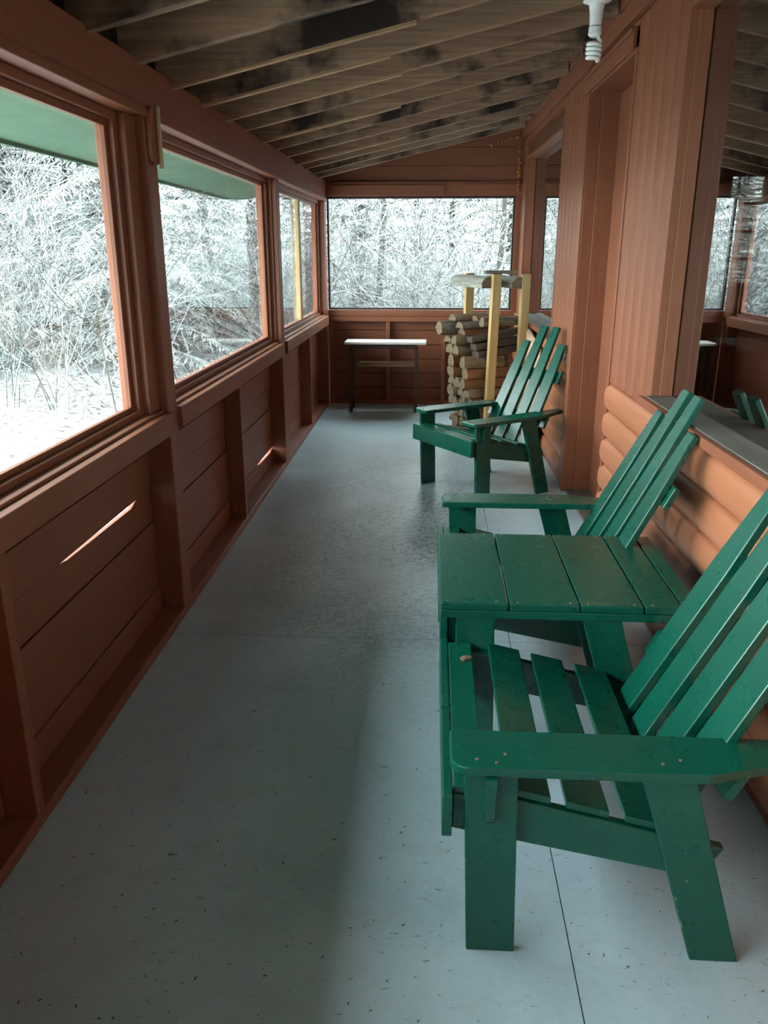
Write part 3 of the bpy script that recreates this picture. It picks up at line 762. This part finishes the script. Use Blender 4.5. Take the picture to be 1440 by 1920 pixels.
# ------------------------------------------------------------------ trees
def conifer_mesh(seed, h, rad, droop, per=1.0):
    rr = random.Random(seed); m_ = MB(); tr = MB()
    tr.tube([(0,0,-.3),(rr.uniform(-.03,.03),0,h*.5),(0,0,h)], [h*.016, h*.010, .004], 6)
    z_ = .25
    while z_ < h*.98:
        f = 1-z_/h; L0 = rad*(f**.8)+.10
        nb = 5+int(rr.random()*3)
        a0 = rr.uniform(0, 2*PI)
        for b in range(nb):
            a = a0+2*PI*b/nb+rr.uniform(-.3,.3); L = L0*rr.uniform(.75,1.12)
            ca, sa = math.cos(a), math.sin(a)
            npt = max(5, int(L/.048*per)); up = rr.uniform(-.05,.25)
            for i in range(1, npt+1):
                s_ = i/npt; x = L*s_; zz = z_+up*x-droop*x*x/L*1.0+.05*s_**3*L
                tl = (.06+.17*L*(1-s_)**.7*s_**.35)*rr.uniform(.6,1.25)
                for sd in (-1, 1):
                    aa = sd*rr.uniform(.7,1.15)
                    dx, dy = math.cos(aa), math.sin(aa)
                    dz = -.25-rr.uniform(0,.3)
                    wv = .008+.009*rr.random()
                    p0 = (x, 0, zz); pm = (x+dx*tl*.5, dy*tl*.5, zz+dz*tl*.35); p1 = (x+dx*tl, dy*tl, zz+dz*tl)
                    nx_, ny_ = -dy*wv, dx*wv
                    vv = [p0, (pm[0]+nx_, pm[1]+ny_, pm[2]-wv*.7), p1, (pm[0]-nx_, pm[1]-ny_, pm[2]-wv*.7), pm]
                    vv = [(p[0]*ca-p[1]*sa, p[0]*sa+p[1]*ca, p[2]) for p in vv]
                    m_.add(vv, [(0,1,4),(1,2,4),(2,3,4),(3,0,4)])
            # spine
            sp = [(L*s_*ca, L*s_*sa, z_+up*L*s_-droop*L*s_*s_+.05*s_**3*L) for s_ in (0,.35,.7,1)]
            tr.tube(sp, [.012,.008,.005,.002], 3)
        z_ += rr.uniform(.10,.16)*(1+.4*f)
    return m_, tr
protos = []
for i, (sd, h, rad, dr_, mt) in enumerate(((1,5.2,1.5,.22,'conifer'),(2,6.8,1.8,.35,'conifer_b'),(3,4.2,1.35,.18,'conifer'))):
    a, b = conifer_mesh(sd, h, rad, dr_)
    me1 = bpy.data.meshes.new('conifer_branches'); me1.from_pydata(a.v, [], a.f); me1.materials.append(M[mt])
    me2 = bpy.data.meshes.new('conifer_trunk'); me2.from_pydata(b.v, [], b.f); me2.materials.append(M['trunk'])
    protos.append((me1, me2))
def shrub_mesh(seed, h, stems, lev=3, spread=.5):
    rr = random.Random(seed); m_ = MB()
    def grow(p, dr, L, r, lv):
        pts = [p]; n = 4 if lv > 0 else 3; dd = dr.copy()
        for i in range(n):
            dd = (dd+Vector((rr.gauss(0,.14), rr.gauss(0,.14), rr.gauss(0,.08)-.05*(i > 1)))).normalized()
            pts.append(pts[-1]+dd*L/n)
        m_.tube(pts, [r*(1-.6*i/n) for i in range(n+1)], 3, False)
        if lv > 0:
            for k in range(rr.randint(4, 6)):
                i = rr.randint(1, n); q = pts[i]; u = (pts[i]-pts[i-1]).normalized()
                dv = (u+Vector((rr.gauss(0,.65), rr.gauss(0,.65), rr.gauss(.1,.35)))).normalized()
                grow(q, dv, L*rr.uniform(.4,.65), r*.55, lv-1)
    for s_ in range(stems):
        a = rr.uniform(0, 2*PI); grow(Vector((rr.gauss(0,.2), rr.gauss(0,.2), -.1)), Vector((math.cos(a)*spread*rr.random(), math.sin(a)*spread*rr.random(), 1)).normalized(), h*rr.uniform(.6,1.0), .0075*h/2, lev)
    return m_
shr = []
for sd, h, st, sp in ((11,2.6,7,.9),(12,3.4,6,.6),(13,2.0,9,1.2)):
    a = shrub_mesh(sd, h, st, 3, sp); me = bpy.data.meshes.new('bare_shrub'); me.from_pydata(a.v, [], a.f); me.materials.append(M['twig']); shr.append(me)
def zone(x, y):
    c_, s_ = math.cos(CAM_TH), math.sin(CAM_TH)
    if y <= .3: return None
    px = 812+1500*x/(y*c_)
    if px < 265: return 'nearest left window'
    if px < 512: return 'second left window'
    if px < 600: return 'narrow double-sash window at the far left'
    return 'end window'
def conifer(k, x, y, s, rot_):
    z_ = zone(x, y)
    if z_ is None: z_ = 'reflecting cabin glass'
    if z_ == 'reflecting cabin glass': lb = 'snow-dusted conifer seen only as a reflection in the cabin glass'
    else: lb = 'snow-dusted conifer standing in the woods outside the '+z_
    t = thing('conifer_tree', lb, 'tree', (x, y, gz(x, y)-.05), rot_, 'conifers outside the '+z_)
    t.scale = (s, s, s*1.05)
    for nm, me in (('branches', protos[k][0]), ('trunk', protos[k][1])):
        o = bpy.data.objects.new(nm, me); C.objects.link(o); o.parent = t
RT = random.Random(99)
spots = []
def far_enough(x, y, d_): return all((x-a)**2+(y-b)**2 > d_*d_ for a, b in spots)
# left woods: rows from near to far
for (n, x0, x1, y0, y1, dd) in ((13, -6.8, -3.6, 9.2, 17, 1.15), (8, -8, -5.6, 7.6, 10.5, 1.1), (10, -9.6, -6.8, 9.5, 19, 2.0), (14, -14, -9.0, 6, 24, 2.0), (14, -22, -13, 6, 34, 2.4), (8, -1.8, 5.0, 14.0, 18, 1.7), (12, -5, 8, 18.5, 23, 1.9), (10, -8, 12, 23, 30, 2.2), (4, -4.6, -2.9, 10.8, 15, 1.6)):
    c_ = 0; tries = 0
    while c_ < n and tries < 400:
        tries += 1
        x, y = RT.uniform(x0, x1), RT.uniform(y0, y1)
        if x < -4 and y < 1.25*-x: continue
        if far_enough(x, y, dd):
            spots.append((x, y)); conifer(RT.randrange(3), x, y, RT.uniform(.85, 1.25)*(1.25 if x < -13 or y > 19 else 1), RT.uniform(0, 6.28)); c_ += 1
conifer(0, 3.3, 12.6, 1.0, 1.0)
def shrub(k, x, y, s, rot_):
    z_ = zone(x, y) or 'reflecting cabin glass'
    me = shr[k]; o = bpy.data.objects.new('bare_shrub', me); C.objects.link(o)
    o.location = (x, y, gz(x, y)); o.rotation_euler = (0, 0, rot_); o.scale = (s, s, s)
    tag(o, 'leafless frosted shrub with thin pale twigs outside the '+z_, 'shrub', 'bare shrubs outside the '+z_)
for (n, x0, x1, y0, y1) in ((14, -2.2, 2.8, 9.8, 13.5), (3, -7, -4.2, 9.5, 14), (5, -4.6, -2.6, 7.4, 9.6), (4, -6.4, -4.9, 7.8, 10.5), (3, -4, -2.2, 9.5, 12)):
    for i in range(n): shrub(RT.randrange(3), RT.uniform(x0, x1) if x1 < 1 else RT.uniform(x0, x1-1.2), RT.uniform(max(y0, 10.4) if x1 > 1 else y0, y1), RT.uniform(.7, 1.15), RT.uniform(0, 6.28))
# slender pale trunks near the left window
def trunk_tree(x, y, h, r, label, seed):
    rr = random.Random(seed); m_ = MB(); pts = [Vector((0,0,-.2))]
    for i in range(8): pts.append(pts[-1]+Vector((rr.gauss(0,.05), rr.gauss(0,.05), h/8)))
    m_.tube(pts, [r*(1-.08*i) for i in range(9)], 8)
    br = MB()
    for k in range(26):
        i = rr.randint(1, 8); a = rr.uniform(0, 2*PI); L = rr.uniform(.6, 1.9); q = [pts[i]]; dd = Vector((math.cos(a), math.sin(a), rr.uniform(-.2,.5))).normalized()
        for j in range(5): dd = (dd+Vector((rr.gauss(0,.2), rr.gauss(0,.2), rr.gauss(0,.15)))).normalized(); q.append(q[-1]+dd*L/5)
        br.tube(q, [.016,.013,.010,.008,.006,.003], 4)
        for w_ in range(5):
            j = rr.randint(1, 5); e = (dd+Vector((rr.gauss(0,.8), rr.gauss(0,.8), rr.gauss(0,.4)))).normalized()
            br.tube([q[j], q[j]+e*L*.2, q[j]+e*L*.35+Vector((0,0,-.05))], [.007,.005,.002], 3)
    o = tag(m_.build('bare_tree', M['trunk'], None, smooth=True, loc=(x, y, gz(x, y))), label, 'tree')
    br.build('branches', M['twig'], o)
trunk_tree(-5.6, 9.9, 6.0, .10, 'pale slender bare trunk at the far left of the nearest window', 4)
trunk_tree(-6.6, 8.2+1.0, 5.5, .07, 'thin bare tree with gnarled branches left of the pale slender trunk', 5)
trunk_tree(-3.4, 12.2, 5.5, .06, 'thin bare tree outside the second left window', 6)
trunk_tree(-.9, 12.8, 5.0, .06, 'leaning bare tree at the left of the end window', 8)
trunk_tree(.9, 12.0, 5.0, .05, 'thin bare tree in the middle of the end window', 9)
